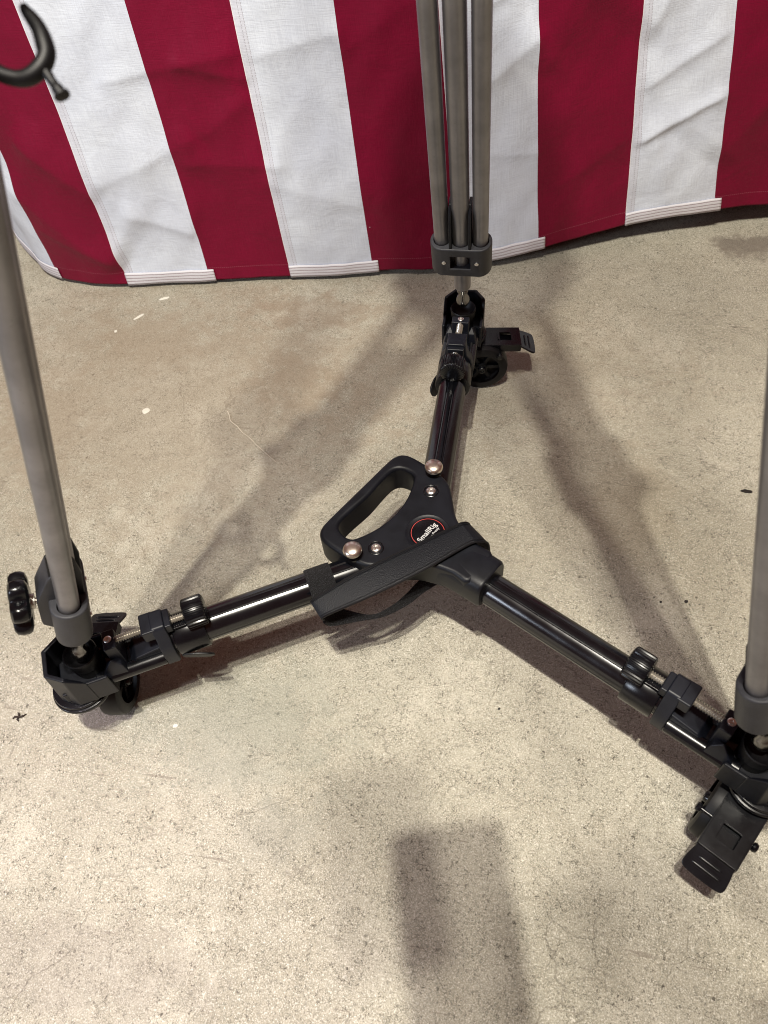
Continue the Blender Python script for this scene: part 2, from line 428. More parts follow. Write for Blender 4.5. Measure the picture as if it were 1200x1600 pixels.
# stripe seams sit on the points from index 1 on; index 3 is the white/red seam at far left
SEAM0 = 1
HEMZ = .79
NU = 40; NV = 200
base = catmull(HB, NU)
lean = catmull([(l, 0, 0) for l in LEAN], NU)
def crease(u, h, p0, p1, amp, w):
    """a sharp fold along the segment p0-p1 in (arc, height) space"""
    ax, ay = p0; bx, by = p1
    dx, dy = bx - ax, by - ay; L = math.hypot(dx, dy)
    s = ((u - ax) * dx + (h - ay) * dy) / (L * L)
    d = ((u - ax) * dy - (h - ay) * dx) / L
    if s < -.2 or s > 1.2: return 0
    fade = max(0, min(1, (s + .12) / .2)) * max(0, min(1, (1.12 - s) / .2))
    fade = fade * fade * (3 - 2 * fade)
    wd = w * (1.0 if d > 0 else 2.6)
    return amp * fade * math.exp(-math.sqrt((d / wd) ** 2 + .02))
arc = [0]
for a, b in zip(base, base[1:]): arc.append(arc[-1] + (b - a).length)
A_AT = [arc[i * NU] for i in range(len(HB))]
CR = []
def cr(i0, f0, h0, i1, f1, h1, amp, w): CR.append(((A_AT[i0] + f0 * .17, h0), (A_AT[i1] + f1 * .17, h1), amp, w))
cr(10, .15, .27, 10, 1.0, .34, .006, .014); cr(10, .1, .17, 10, 1.02, .235, .008, .010); cr(10, .1, .36, 10, .95, .56, .010, .03)
cr(10, .5, .03, 10, .3, .16, .004, .012)
cr(8, .45, .46, 8, 1.0, .49, .006, .012); cr(8, .4, .34, 8, 1.0, .40, .007, .02); cr(8, .4, .22, 8, 1.0, .20, .003, .012)
cr(4, .55, .40, 5, .9, .43, .006, .016); cr(4, .1, .22, 5, .3, .30, .008, .03); cr(5, .1, .25, 6, .2, .24, .006, .018); cr(4, .3, .16, 4, 1, .11, .007, .02)
cr(5, .4, .30, 5, .95, .36, .005, .02); cr(5, .3, .42, 6, .0, .39, .005, .014); cr(6, .1, .42, 6, 1, .45, .004, .015); cr(6, .0, .21, 6, 1., .15, .006, .03)
cr(9, .1, .35, 9, .9, .52, .008, .03); cr(9, .2, .12, 9, .95, .18, .004, .02); cr(11, .0, .12, 11, .9, .30, .012, .05); cr(7, .1, .15, 7, .95, .22, .005, .03)
cr(2, .6, .2, 3, .9, .05, .014, .05); cr(3, .3, .30, 3, 1.0, .20, .007, .02); cr(3, .1, .12, 4, .0, .05, .006, .02); cr(7, .0, .42, 7, .9, .5, .006, .03)
def flag_point(i, h, off=0.0):
    b = base[i]; j0 = max(i - 6, 0); j1 = min(i + 6, len(base) - 1)
    tdir = base[j1] - base[j0]; tdir.z = 0; tdir.normalize()
    n = Vector((tdir.y, -tdir.x, 0))                       # towards the viewer
    a = arc[i]
    d = 0
    k = min(1, h / .12)
    d += .014 * (noise.noise(Vector((a * 3.2, h * 1.1, 1.7)))) * (.35 + .65 * k)
    d += .0075 * noise.noise(Vector((a * 6, h * 5 + a * 4, 4.1)))
    d += .0022 * noise.noise(Vector((a * 22, h * 17 - a * 9, 9.3)))
    for p0, p1, amp, w in CR: d += crease(a, h, p0, p1, amp, w) * 1.05
    ripple = .0018 * noise.noise(Vector((a * 14, 2.2, 0)))
    hh = min(h, HEMZ)
    P = b + tdir * (lean[i].x * hh) + n * (d + off) + Vector((0, 0, hh + ripple * (1 - k)))
    if h > HEMZ: P = P - n * (h - HEMZ); P.z = b.z + HEMZ + .004
    return P
flag = empty('flag', 'red and white striped cloth flag hanging down to the concrete floor', 'flag', (-.1, .75, 0))
flag_inv = Matrix.Translation((.1, -.75, 0))
hs = [.0] + [.003 + (HEMZ) * (k / NV) for k in range(NV + 1)] + [HEMZ + .03 * k for k in range(1, 12)]
bm = bmesh.new(); uvl = bm.loops.layers.uv.new('UVMap')
V = [[bm.verts.new(flag_inv @ flag_point(i, h)) for h in hs] for i in range(len(base))]
for i in range(len(base) - 1):
    seg = i // NU; red = (seg % 2 == 1) and True
    # seams: seg 2 (.979 to .884 and left) white, seg 3 red, seg 4 white ...
    redseg = {0: True, 1: False, 2: False}.get(seg, seg % 2 == 1)
    s0 = arc[seg * NU] if seg != 2 else arc[1 * NU]
    for j in range(len(hs) - 1):
        f = bm.faces.new((V[i][j], V[i + 1][j], V[i + 1][j + 1], V[i][j + 1])); f.material_index = 0 if redseg else 1
        for lp, (ii, jj) in zip(f.loops, ((i, j), (i + 1, j), (i + 1, j + 1), (i, j + 1))):
            lp[uvl].uv = (arc[ii] - s0, hs[jj])
me = mesh_of(bm); me.materials.append(M_CRED); me.materials.append(M_CWHITE)
fc = link('cloth', me, None, flag)
sm = fc.modifiers.new('thickness', 'SOLIDIFY'); sm.thickness = .0007; sm.offset = 0
for seg in (2, 4, 6, 8, 10):
    bm = bmesh.new(); uvl = bm.loops.layers.uv.new('UVMap')
    i0 = seg * NU - (NU if seg == 2 else 0); i1 = (seg + 1) * NU + 3
    if seg == 8: i0 += 1
    cols = list(range(i0, min(i1, len(base) - 1) + 1))
    G = []
    for i in cols:
        frac = (i - i0) / (len(cols) - 1)
        top = .0275 + .0012 * noise.noise(Vector((arc[i] * 30, seg, 0)))
        G.append([bm.verts.new(flag_inv @ flag_point(i, top * q / 6 - .0015, .0022 + .0009 * math.sin(q * PI / 6))) for q in range(7)])
    for a in range(len(cols) - 1):
        for q in range(6):
            f = bm.faces.new((G[a][q], G[a + 1][q], G[a + 1][q + 1], G[a][q + 1]))
            for lp, (aa, qq) in zip(f.loops, ((a, q), (a + 1, q), (a + 1, q + 1), (a, q + 1))):
                lp[uvl].uv = (arc[cols[aa]], .0275 * qq / 6)
    o = link('hem_tape', mesh_of(bm), M_HEM, flag)
    s2 = o.modifiers.new('thickness', 'SOLIDIFY'); s2.thickness = .0012; s2.offset = 0

# case the flag hangs over, glimpsed below the hem at far right
bm = bmesh.new()
d = Vector((.79 + .721, 1.12 - .76, 0)).normalized(); nrm = Vector((-d.y, d.x, 0))
Mx = Matrix((d, nrm, Vector((0, 0, 1)))).transposed().to_4x4(); Mx.translation = (-.80, .80, 0)
add_box(bm, 0, 1.75, 0, .45, .012, .775)
for x in (.08, 1.67):
    for y in (.06, .39): add_box(bm, x - .03, x + .03, y - .03, y + .03, 0, .012)
o = link('storage_case', mesh_of(bm), M_NAVY, matrix=Mx, bevel=.012)
tag(o, 'navy blue case glimpsed under the flag hem at far right', 'case')

# ------------------------------------------------------------------ dolly
AZ = .14
dolly = empty('tripod_dolly', 'black three-armed rolling dolly on casters standing on the concrete floor', 'dolly')
def rotz(a): return Matrix.Rotation(R(a), 4, 'Z')
HUBM = rotz(330)            # hub is symmetric about the right-hand arm

# hub body --------------------------------------------------------
half = [(-.1135, .0), (-.1135, .03), (-.1135, .060), (-.112, .074), (-.106, .084), (-.094, .089), (-.070, .0895), (-.045, .088), (-.026, .083),
        (-.013, .073), (.002, .058), (.018, .043), (.040, .033), (.064, .027), (.088, .024)]
outl = half + [(x, -y) for x, y in reversed(half)][:-1]
hh = [(-.0965, 0), (-.0985, .03), (-.0985, .050), (-.0945, .060), (-.086, .0645), (-.076, .0655), (-.068, .0625), (-.0615, .052), (-.0545, .034), (-.0505, .016), (-.0495, 0)]
hole = hh + [(x, -y) for x, y in reversed(hh)][1:-1]
out_s = smooth_poly(outl, 3); hole_s = smooth_poly(hole, 4)
me = plate_mesh([out_s, hole_s], .0235, .0055, 4)
# nose that grips the right-hand tube, lofted
bm = bmesh.new(); bm.from_mesh(me); me = bpy.data.meshes.new('hub')
rings = []
for x, hw, z0, z1 in ((-.03, .030, -.023, .0215), (.0, .036, -.026, .0215), (.03, .034, -.0275, .022), (.058, .0300, -.028, .0235), (.080, .0290, -.0285, .0245), (.100, .0285, -.0285, .0250), (.1035, .0265, -.0265, .0225)):
    ring = []
    for k in range(32):
        a = 2 * PI * k / 32; ca, sa = math.cos(a), math.sin(a)
        e = .55
        yy = hw * math.copysign(abs(ca) ** e, ca); zz = (z1 - z0) / 2 * math.copysign(abs(sa) ** e, sa) + (z1 + z0) / 2
        ring.append(bm.verts.new((x, yy, zz)))
    rings.append(ring)
for a, b in zip(rings, rings[1:]):
    for k in range(32): bm.faces.new((a[k], a[(k + 1) % 32], b[(k + 1) % 32], b[k]))
bm.faces.new(list(reversed(rings[0]))); bm.faces.new(rings[-1])
# shoulders under which the two folding arms pivot
for s in (1, -1):
    d120 = Matrix.Rotation(R(120 * s), 4, 'Z')
    add_prism(bm, [(.020, -.026), (.066, -.026), (.074, -.014), (.074, .014), (.066, .026), (.020, .026)], -.0255, .0195, d120)
bmesh.ops.recalc_face_normals(bm, faces=bm.faces)
bm.to_mesh(me); bm.free()
hub = link('hub', me, M_HUB, dolly, HUBM @ Matrix.Translation((0, 0, AZ + .0115 )))
HT = AZ + .0115 + .0235   # top of plate z
# raised badge seat, badge, ring, lettering
def hubpart(name, me, mat, z, x=0, y=0, extra=None, **kw):
    return link(name, me, mat, hub, Matrix.Translation((x, y, z - (AZ + .0115))) @ (extra or Matrix()), **kw)
BX, BY = .004, .001
bm = bmesh.new(); add_lathe(bm, [(.0290, -.0005), (.0290, .0006), (.0278, .0012), (.0262, .0006), (.0250, .0002)], n=64, cap1=True)
hubpart('badge_seat', mesh_of(bm), M_HUB, HT, BX, BY)
bm = bmesh.new(); add_lathe(bm, [(.0235, .0), (.0235, .0008), (.0230, .0010)], n=64)
badge = hubpart('badge', mesh_of(bm), M_BLACK, HT, BX, BY)
bm = bmesh.new(); add_lathe(bm, [(.0208, .0), (.0208, .0005), (.0216, .0005), (.0216, .0)], n=64, cap0=False, cap1=False)
link('badge_ring', mesh_of(bm), M_RED, badge, Matrix.Translation((0, 0, .0009)))
def text_mesh(s, size, bold=.0):
    cu = bpy.data.curves.new('t', 'FONT'); cu.body = s; cu.size = size; cu.align_x = 'CENTER'; cu.align_y = 'CENTER'; cu.offset = bold; cu.extrude = .00015
    cu.space_character = 1.04
    o = bpy.data.objects.new('t', cu); COL.objects.link(o); bpy.context.view_layer.update()
    me = bpy.data.meshes.new_from_object(o.evaluated_get(bpy.context.evaluated_depsgraph_get())); bpy.data.objects.remove(o); me.materials.clear(); return me
TR = Matrix.Rotation(R(90), 4, 'Z')
link('lettering', text_mesh('SmallRig', .0098, .00016), M_WHITE, badge, Matrix.Translation((-.0008, -.0005, .0013)) @ TR, smooth=False)
link('lettering', text_mesh('- Pretty', .0046, .00005), M_WHITE, badge, Matrix.Translation((.0064, .0065, .0013)) @ TR, smooth=False)
for s in (1, -1):
    # recessed cross head bolts
    bm = bmesh.new(); add_lathe(bm, [(.0102, .0), (.0102, .0009), (.0094, .0013), (.0084, .0008), (.0080, .0001)], n=40)
    cup = hubpart('bolt_recess', mesh_of(bm), M_BLACK, HT - .0002, -.034, s * .0565)
    bm = bmesh.new(); add_lathe(bm, [(.0064, .0), (.0062, .0012), (.0050, .0022), (.0028, .0027), (.0027, .0014), (.0012, .0012)], n=28)
    for q in range(6):
        a = q * PI / 3; add_box(bm, -.0008, .0008, -.0016, .0016, .0012, .0030, Matrix.Rotation(a, 4, 'Z') @ Matrix.Translation((.0036, 0, 0)))
    link('bolt', mesh_of(bm), M_CHROME, cup, Matrix.Translation((0, 0, .0003)))
    # spring lock pins
    px, py = -.049, s * .0825
    bm = bmesh.new(); add_lathe(bm, [(.0085, -.002), (.0085, .001), (.0065, .0015), (.0058, .012)], n=28)
    pin = hubpart('lock_pin', mesh_of(bm), M_BLACK, HT, px, py)
    bm = bmesh.new(); add_lathe(bm, [(.0050, .009), (.0098, .0095), (.0118, .0118), (.0122, .0142), (.0112, .0170), (.0085, .0190), (.0045, .0200), (.0010, .0202)], n=36)
    link('pin_cap', mesh_of(bm), M_SATIN, pin)

def wn(o):
    w = o.modifiers.new('weighted', 'WEIGHTED_NORMAL'); w.keep_sharp = True; w.weight = 90
wn(hub)
# arms -------------------------------------------------------------
def tube_profile(r, n=96):
    out = []
    for k in range(n):
        a = 2 * PI * k / n; rr = r
        for c0, w, dp in ((90 - 13, 5.0, .0016), (90 + 13, 5.0, .0016), (0, 5, .001), (180, 5, .001)):
            da = abs((math.degrees(a) - c0 + 180) % 360 - 180)
            if da < w: rr = r - dp
        out.append((rr * math.cos(a), rr * math.sin(a)))
    return out
def make_arm(x_in):
    bm = bmesh.new(); Mx = Matrix(((0, 0, 1, 0), (1, 0, 0, 0), (0, 1, 0, AZ), (0, 0, 0, 1)))   # (a,b,h) -> (h, a, b)
    add_prism(bm, tube_profile(.0210), x_in, .345, Mx)
    arm = link('arm', mesh_of(bm), M_ANOD, dolly, bevel=0)
    XF = lambda x: frame((1, 0, 0), (x, 0, AZ))
    # collar with its saddle
    bm = bmesh.new(); add_lathe(bm, [(.0215, 0), (.0262, .0004), (.0270, .0018), (.0270, .0375), (.0262, .039), (.0215, .0392)], XF(.2955), n=56)
    add_box(bm, .302, .332, -.010, .010, AZ + .022, AZ + .030)
    col = link('collar', mesh_of(bm), M_BLACK, arm, bevel=.0006, seg=2)
    # quick lever lying along the side of the collar
    bm = bmesh.new()
    pts = catmull([(.334, .0225, AZ - .016), (.328, .0240, AZ - .017), (.320, .0262, AZ - .018), (.312, .0285, AZ - .019), (.304, .0310, AZ - .020), (.297, .0325, AZ - .0205)], 5)
    prevs = None
    for q_, p in enumerate(pts):
        fr = q_ / (len(pts) - 1); w = (.0075 + .005 * math.sin(PI * fr)) * (1 if fr < .8 else math.sqrt(max(.08, 1 - ((fr - .8) / .2) ** 2)))
        up = Vector((0, .35, 1)).normalized() * w; th = Vector((.2, 1, -.3)).normalized() * .0014
        q = [bm.verts.new(p + up + th), bm.verts.new(p - up + th), bm.verts.new(p - up - th), bm.verts.new(p + up - th)]
        if prevs:
            for k in range(4): bm.faces.new((prevs[k], prevs[(k + 1) % 4], q[(k + 1) % 4], q[k]))
        else: bm.faces.new(q)
        prevs = q
    bm.faces.new(list(reversed(prevs)))
    link('lever', mesh_of(bm), M_RUBBER, col, bevel=.0012, seg=3)
    # thread, knurled knob
    RZ = AZ + .0345
    bm = bmesh.new(); prof = []
    z = 0
    while z < .118:
        prof += [(.0033, z), (.0051, z + .0015)]; z += .0030
    add_lathe(bm, prof, frame((1, 0, 0), (.292, 0, RZ)), n=20)
    link('threaded_rod', mesh_of(bm), M_SHINY, arm)
    bm = bmesh.new(); n = 108
    add_lathe(bm, [(.006, -.0005), (.0155, 0), (.0186, .0016), (.0194, .003), (.0194, .0235), (.0186, .0254), (.0155, .0266), (.010, .0268), (.0095, .0245), (.003, .0245)],
              frame((1, 0, 0), (.2870, 0, RZ + .001)), n=n, rad=lambda a: 1.0 if (int(round(a / (2 * PI) * n)) % 4) < 2 else .93)
    link('adjuster_knob', mesh_of(bm), M_BLACK, arm)
    # block that rides the thread
    bm = bmesh.new()
    add_prism(bm, [(-.0265, -.019), (.0265, -.019), (.0275, .000), (.0235, .018), (.0175, .026), (.0150, .044), (.0120, .0475), (-.0120, .0475), (-.0150, .044), (-.0175, .026), (-.0235, .018), (-.0275, .000)],
              .3375, .3535, Mx)
    add_box(bm, .3485, .3655, -.0145, .0145, AZ + .0270, AZ + .0465)
    add_box(bm, .3300, .3385, -.0130, .0130, AZ + .0290, AZ + .0440)
    link('slide_block', mesh_of(bm), M_RAIL, arm, bevel=.0018)
    # rails towards the foot
    bm = bmesh.new()
    for s in (1, -1):
        add_lathe(bm, [(.0088, 0), (.0098, .001), (.0098, .083), (.0088, .084)], frame((1, 0, 0), (.3530, s * .0185, AZ - .010)), n=24)
    add_box(bm, .3530, .430, -.017, .017, AZ - .016, AZ - .006)
    rail = link('rail', mesh_of(bm), M_BLACK, arm)
    bm = bmesh.new()
    add_prism(bm, [(.3530, -.0140), (.402, -.0140), (.392, -.004), (.386, .004), (.3530, .010)], -.0165, .0165, Matrix(((1, 0, 0, 0), (0, 0, -1, 0), (0, 1, 0, AZ), (0, 0, 0, 1))))
    link('guard_plate', mesh_of(bm), M_RAIL, rail, bevel=.0018)
    # foot jaws
    bm = bmesh.new()
    for s in (1, -1):
        c = Vector((.4135, s * .0150, AZ - .004)); top = Vector((.4110, s * .0175, AZ + .022))
        base_ = [Vector((.398, s * .006, c.z)), Vector((.425, s * .006, c.z)), Vector((.431, s * .024, c.z)), Vector((.398, s * .026, c.z))]
        mid_ = [Vector((.401, s * .011, AZ + .013)), Vector((.419, s * .011, AZ + .011)), Vector((.421, s * .022, AZ + .011)), Vector((.401, s * .023, AZ + .013))]
        bl = [bm.verts.new(v) for v in base_]; ml = [bm.verts.new(v) for v in mid_]; tp = bm.verts.new(top)
        for k in range(4):
            bm.faces.new((bl[k], bl[(k + 1) % 4], ml[(k + 1) % 4], ml[k])); bm.faces.new((ml[k], ml[(k + 1) % 4], tp))
        bm.faces.new(list(reversed(bl)))
    add_box(bm, .3975, .4125, -.0135, .0135, AZ - .004, AZ + .0395)
    jaw = link('foot_jaw', mesh_of(bm), M_RAIL, arm, bevel=.0014)
    bm = bmesh.new(); add_lathe(bm, [(.0048, 0), (.0046, .0016), (.0034, .0024), (.0020, .0024), (.0018, .0010), (.0006, .0010)], Matrix.Translation((.4055, .0, AZ + .0393)), n=20)
    link('jaw_screw', mesh_of(bm), M_CHROME, jaw)
    # foot housing
    bm = bmesh.new()
    pl = [(.444, -.0330), (.468, -.0330), (.4890, -.0175), (.4890, .0175), (.468, .0330), (.444, .0330), (.450, .0275), (.466, .0275), (.4835, .0150), (.4835, -.0150), (.466, -.0275), (.450, -.0275)]
    lo = [Vector((x, y, AZ - .030)) for x, y in pl]
    hi = [Vector((x - (.004 if x > .46 else -.0), y, AZ + (.036 if x > .46 else .016))) for x, y in pl]
    lv = [bm.verts.new(v) for v in lo]; hv = [bm.verts.new(v) for v in hi]; n_ = len(pl)
    for k in range(n_): bm.faces.new((lv[k], lv[(k + 1) % n_], hv[(k + 1) % n_], hv[k]))
    def strip(vs):
        for k in range(5): bm.faces.new((vs[k], vs[k + 1], vs[10 - k], vs[11 - k]))
    strip(hv); strip(lv)
    for s in (1, -1):
        add_box(bm, .4205, .452, .0275, .0322, AZ - .030, AZ + .012) if s > 0 else add_box(bm, .4205, .452, -.0322, -.0275, AZ - .030, AZ + .012)
    add_box(bm, .4245, .478, -.0275, .0275, AZ - .0305, AZ - .0225)
    add_box(bm, .4245, .4800, -.0273, .0273, AZ - .0225, AZ - .004)
    hs_ = link('foot_housing', mesh_of(bm), M_HUB, arm, bevel=.0017, seg=3)
    bm = bmesh.new(); add_lathe(bm, [(.0130, -.022), (.0175, -.021), (.0195, -.012), (.0205, .000), (.0195, .0015), (.0175, -.001), (.0150, -.008), (.009, -.013), (.002, -.014)], Matrix.Translation((.4420, 0, AZ + .032)), n=36)
    add_lathe(bm, [(.017, -.052), (.017, -.020)], Matrix.Translation((.4420, 0, AZ + .032)), n=32)
    link('foot_cup', mesh_of(bm), M_RUBBER, hs_)
    return arm

def make_caster():
    """local frame: x = the way the brake pedal points, origin on the floor below the swivel"""
    bm = bmesh.new()
    Z = AZ - .031
    add_lathe(bm, [(.030, Z), (.0345, Z - .0008), (.0355, Z - .0035), (.0335, Z - .0052), (.0335, Z - .0062), (.0368, Z - .0070), (.0378, Z - .0095), (.0366, Z - .0118), (.0340, Z - .0128), (.0340, Z - .0138),
                   (.0352, Z - .0150), (.0345, Z - .0175), (.028, Z - .019)], n=56)
    ZF = Z - .0185
    Mside = Matrix(((1, 0, 0, 0), (0, 0, -1, 0), (0, 1, 0, 0), (0, 0, 0, 1)))
    cheek = [(-.026, ZF), (.030, ZF), (.060, ZF - .0045), (.066, ZF - .016), (.054, .050), (.049, .032), (.038, .028), (.028, .034), (.008, .056), (-.022, ZF - .014)]
    skirt = [(-.026, ZF - .0005), (.024, ZF - .0005), (.076, ZF - .0050), (.076, ZF - .016), (.030, ZF - .014), (-.022, ZF - .011)]
    add_prism(bm, skirt, -.0195 - .0012, -.0195 + .0012, Mside)          # camera-side skirt (local -y is +z of Mside mirrored)
    add_prism(bm, skirt, .0195 - .0012, .0195 + .0012, Mside)
    add_prism(bm, cheek, .0015, .0045, Mside) if False else add_prism(bm, [(-.015, ZF - .003), (.020, ZF - .004), (.044, .050), (.040, .036), (.024, .034), (.004, .056)], -.0010, .0014, Mside)
    add_box(bm, -.026, .030, -.0207, .0207, ZF - .0024, ZF)
    caster = link('caster', mesh_of(bm), M_BLACK, dolly, bevel=.0007, seg=2)
    # wheel
    WX = .029; RR = .0450; WY = -.0200
    bm = bmesh.new()
    prof = [(.030, -.0145), (.0400, -.0145), (.0435, -.0122), (.0450, -.007), (.0450, .007), (.0435, .0122), (.0400, .0145), (.030, .0145)]
    add_lathe(bm, prof, frame((0, 1, 0), (WX, WY, RR)), n=64, cap0=False, cap1=False)
    add_lathe(bm, [(.0302, -.0085), (.0302, .0085)], frame((0, 1, 0), (WX, WY, RR)), n=64, cap0=False, cap1=False)
    add_lathe(bm, [(.0095, -.0125), (.0095, .0125)], frame((0, 1, 0), (WX, WY, RR)), n=32)
    for q in range(6):
        Mq = Matrix.Translation((WX, WY, RR)) @ Matrix.Rotation(q * PI / 3, 4, 'Y')
        add_box(bm, .008, .0305, -.0075, .0075, -.0028, .0028, Mq)
    add_lathe(bm, [(.0300, -.0010), (.0300, .0010)], frame((0, 1, 0), (WX, WY, RR)), n=48)
    link('wheel', mesh_of(bm), M_RUBBER, caster)
    for s in (1, -1):
        bm = bmesh.new()
        add_lathe(bm, [(.0070, -.006), (.0070, .0022), (.0056, .0040), (.0030, .0046), (.0026, .0030), (.0008, .0030)], frame((0, s, 0), (WX, WY + s * .0135 if s < 0 else .002, RR)), n=24)
        link('axle_bolt', mesh_of(bm), M_BLACK, caster)
        bm = bmesh.new()
        ex = .011 if s < 0 else 0
        add_lathe(bm, [(.0030, 0), (.0030, .0035 + ex), (.0052, .0042 + ex), (.0058, .0065 + ex), (.0046, .0092 + ex), (.0018, .0100 + ex)], frame((0, s, 0), (.058, s * .0205, .076)), n=20)
        link('brake_rivet', mesh_of(bm), M_BLACK, caster)
    # brake pedal: sloping channel with a square window, then a flared ridged tab
    slope = -math.atan2(.004, .062)
    Mp = Matrix.Translation((.026, 0, ZF - .001)) @ Matrix.Rotation(-slope, 4, 'Y')
    me = plate_mesh([rrect(-.004, .070, -.0215, .0215, .002), rrect(.0345, .0535, -.0100, .0100, .0015)], .0012, .0006, 2)
    bm = bmesh.new(); bm.from_mesh(me); me = bpy.data.meshes.new('pedal')
    for s in (1, -1): add_box(bm, -.004, .0695, s * .0215 - .0011, s * .0215 + .0011, -.013, .0010)
    add_box(bm, .0305, .0335, -.0090, .0090, .0010, .0028)
    add_box(bm, .0300, .0590, -.0150, .0150, -.0110, -.0085)
    add_box(bm, .0540, .0552, -.0100, .0100, .0006, .0016)
    bm.to_mesh(me); bm.free()
    ped = link('brake_pedal', me, M_BLACK, caster, Mp); wn(ped)
    add = Matrix.Translation((.0665, 0, -.0030)) @ Matrix.Rotation(R(27), 4, 'Y')
    me = plate_mesh([smooth_poly([(.0, -.0185), (.006, -.0215), (.020, -.0238), (.029, -.0235), (.0325, -.018), (.0335, 0), (.0325, .018), (.029, .0235), (.020, .0238), (.006, .0215), (.0, .0185)], 4)], .0014, .0008, 2)
    bm = bmesh.new(); bm.from_mesh(me); me = bpy.data.meshes.new('tab')
    for x, w in ((.013, .0125), (.0215, .0155)):
        add_tube(bm, [(x, -w, .0006), (x, -w + .003, .0016), (x, w - .003, .0016), (x, w, .0006)], .0016, 10)
    add_tube(bm, [(.001, -.0150, .0008), (.001, .0150, .0008)], .0022, 10)
    bm.to_mesh(me); bm.free()
    wn(link('pedal_tab', me, M_BLACK, ped, add))
    return caster

def copy_tree(o, parent):
    c = o.copy(); COL.objects.link(c); c.parent = parent
    for ch in list(o.children): copy_tree(ch, c)
    return c
armA = make_arm(.060); armA.matrix_local = rotz(90)
armB = copy_tree(armA, dolly); armB.matrix_local = rotz(210)
armC = copy_tree(armA, dolly); armC.matrix_local = rotz(330)
cA = make_caster()
def place_caster(c, ang, heading, r=.466):
    c.matrix_local = Matrix.Translation((r * math.cos(R(ang)), r * math.sin(R(ang)), 0)) @ rotz(heading)
place_caster(cA, 90, 10)
cB = copy_tree(cA, dolly); place_caster(cB, 210, 101)
cC = copy_tree(cA, dolly); place_caster(cC, 330, 238)

# carrying strap ----------------------------------------------------
def ribbon(name, ups, los, mat, th, parent=None, cols=5, n=6, crown=0.0, stitch=False):
    U = catmull(ups, n); L = catmull(los, n); bm = bmesh.new(); G = []
    for a, b in zip(U, L):
        row = []
        for q in range(cols):
            f = q / (cols - 1); p = a.lerp(b, f); p.z += crown * math.sin(PI * f)
            row.append(bm.verts.new(p))
        G.append(row)
    for i in range(len(G) - 1):
        for q in range(cols - 1): bm.faces.new((G[i][q], G[i + 1][q], G[i + 1][q + 1], G[i][q + 1]))
    o = link(name, mesh_of(bm), mat, parent)
    s = o.modifiers.new('thickness', 'SOLIDIFY'); s.thickness = th; s.offset = 0
    b = o.modifiers.new('bevel', 'BEVEL'); b.width = th * .3; b.segments = 2; b.limit_method = 'ANGLE'
    return o
ups = [(-.125, -.1095, .158), (-.1215, -.1075, .165), (-.073, -.0699, .176), (-.0151, -.0285, .1795), (.0364, .0105, .1795), (.0455, .0175, .1785), (.0530, .0230, .170), (.0560, .0250, .150), (.056, .025, .125)]
los = [(-.1065, -.1295, .152), (-.1035, -.1275, .160), (-.0511, -.1010, .1735), (.0057, -.0617, .1795), (.0556, -.0180, .1795), (.0700, -.0095, .1775), (.0800, -.0030, .168), (.0830, -.0010, .148), (.083, -.001, .125)]
strap = ribbon('strap', ups, los, M_LEATHER, .0019, dolly, cols=7, crown=.0005)
# padded hems along both edges with their stitching groove
for A, B, k in ((ups, los, .10), (los, ups, .10)):
    pass
def edge_line(A, B, k, dz): return [Vector(a).lerp(Vector(b), k) + Vector((0, 0, dz)) for a, b in zip(A, B)]
bm = bmesh.new()
for A, B in ((ups, los), (los, ups)):
    add_tube(bm, catmull(edge_line(A, B, .115, .0017), 8), .00045, 6)
    add_tube(bm, catmull(edge_line(A, B, .02, .0008), 8), .0014, 8)
link('strap_stitching', mesh_of(bm), M_RUBBER, strap)
# fold back under the hub
lu = [(-.118, -.104, .150), (-.1069, -.0990, .136), (-.0740, -.0985, .124), (-.0530, -.0960, .119), (-.0330, -.0795, .118), (-.0180, -.0600, .117), (.0031, -.0274, .117), (.030, -.005, .114)]
ll = [(-.108, -.128, .142), (-.1000, -.1235, .128), (-.0708, -.1075, .118), (-.0412, -.0930, .112), (-.0137, -.0711, .110), (.0040, -.0500, .109), (.0300, -.0261, .108), (.05, -.01, .108)]
ribbon('strap_tail', lu, ll, M_VELCRO, .0035, strap, cols=5)
# velcro sleeve round the left arm
bm = bmesh.new()
add_lathe(bm, [(.0214, 0), (.0232, .0006), (.0236, .003), (.0236, .031), (.0232, .0334), (.0214, .034)], frame((1, 0, 0), (.127, 0, AZ)), n=48, cap0=False, cap1=False)
link('strap_sleeve', mesh_of(bm), M_VELCRO, strap, rotz(210))

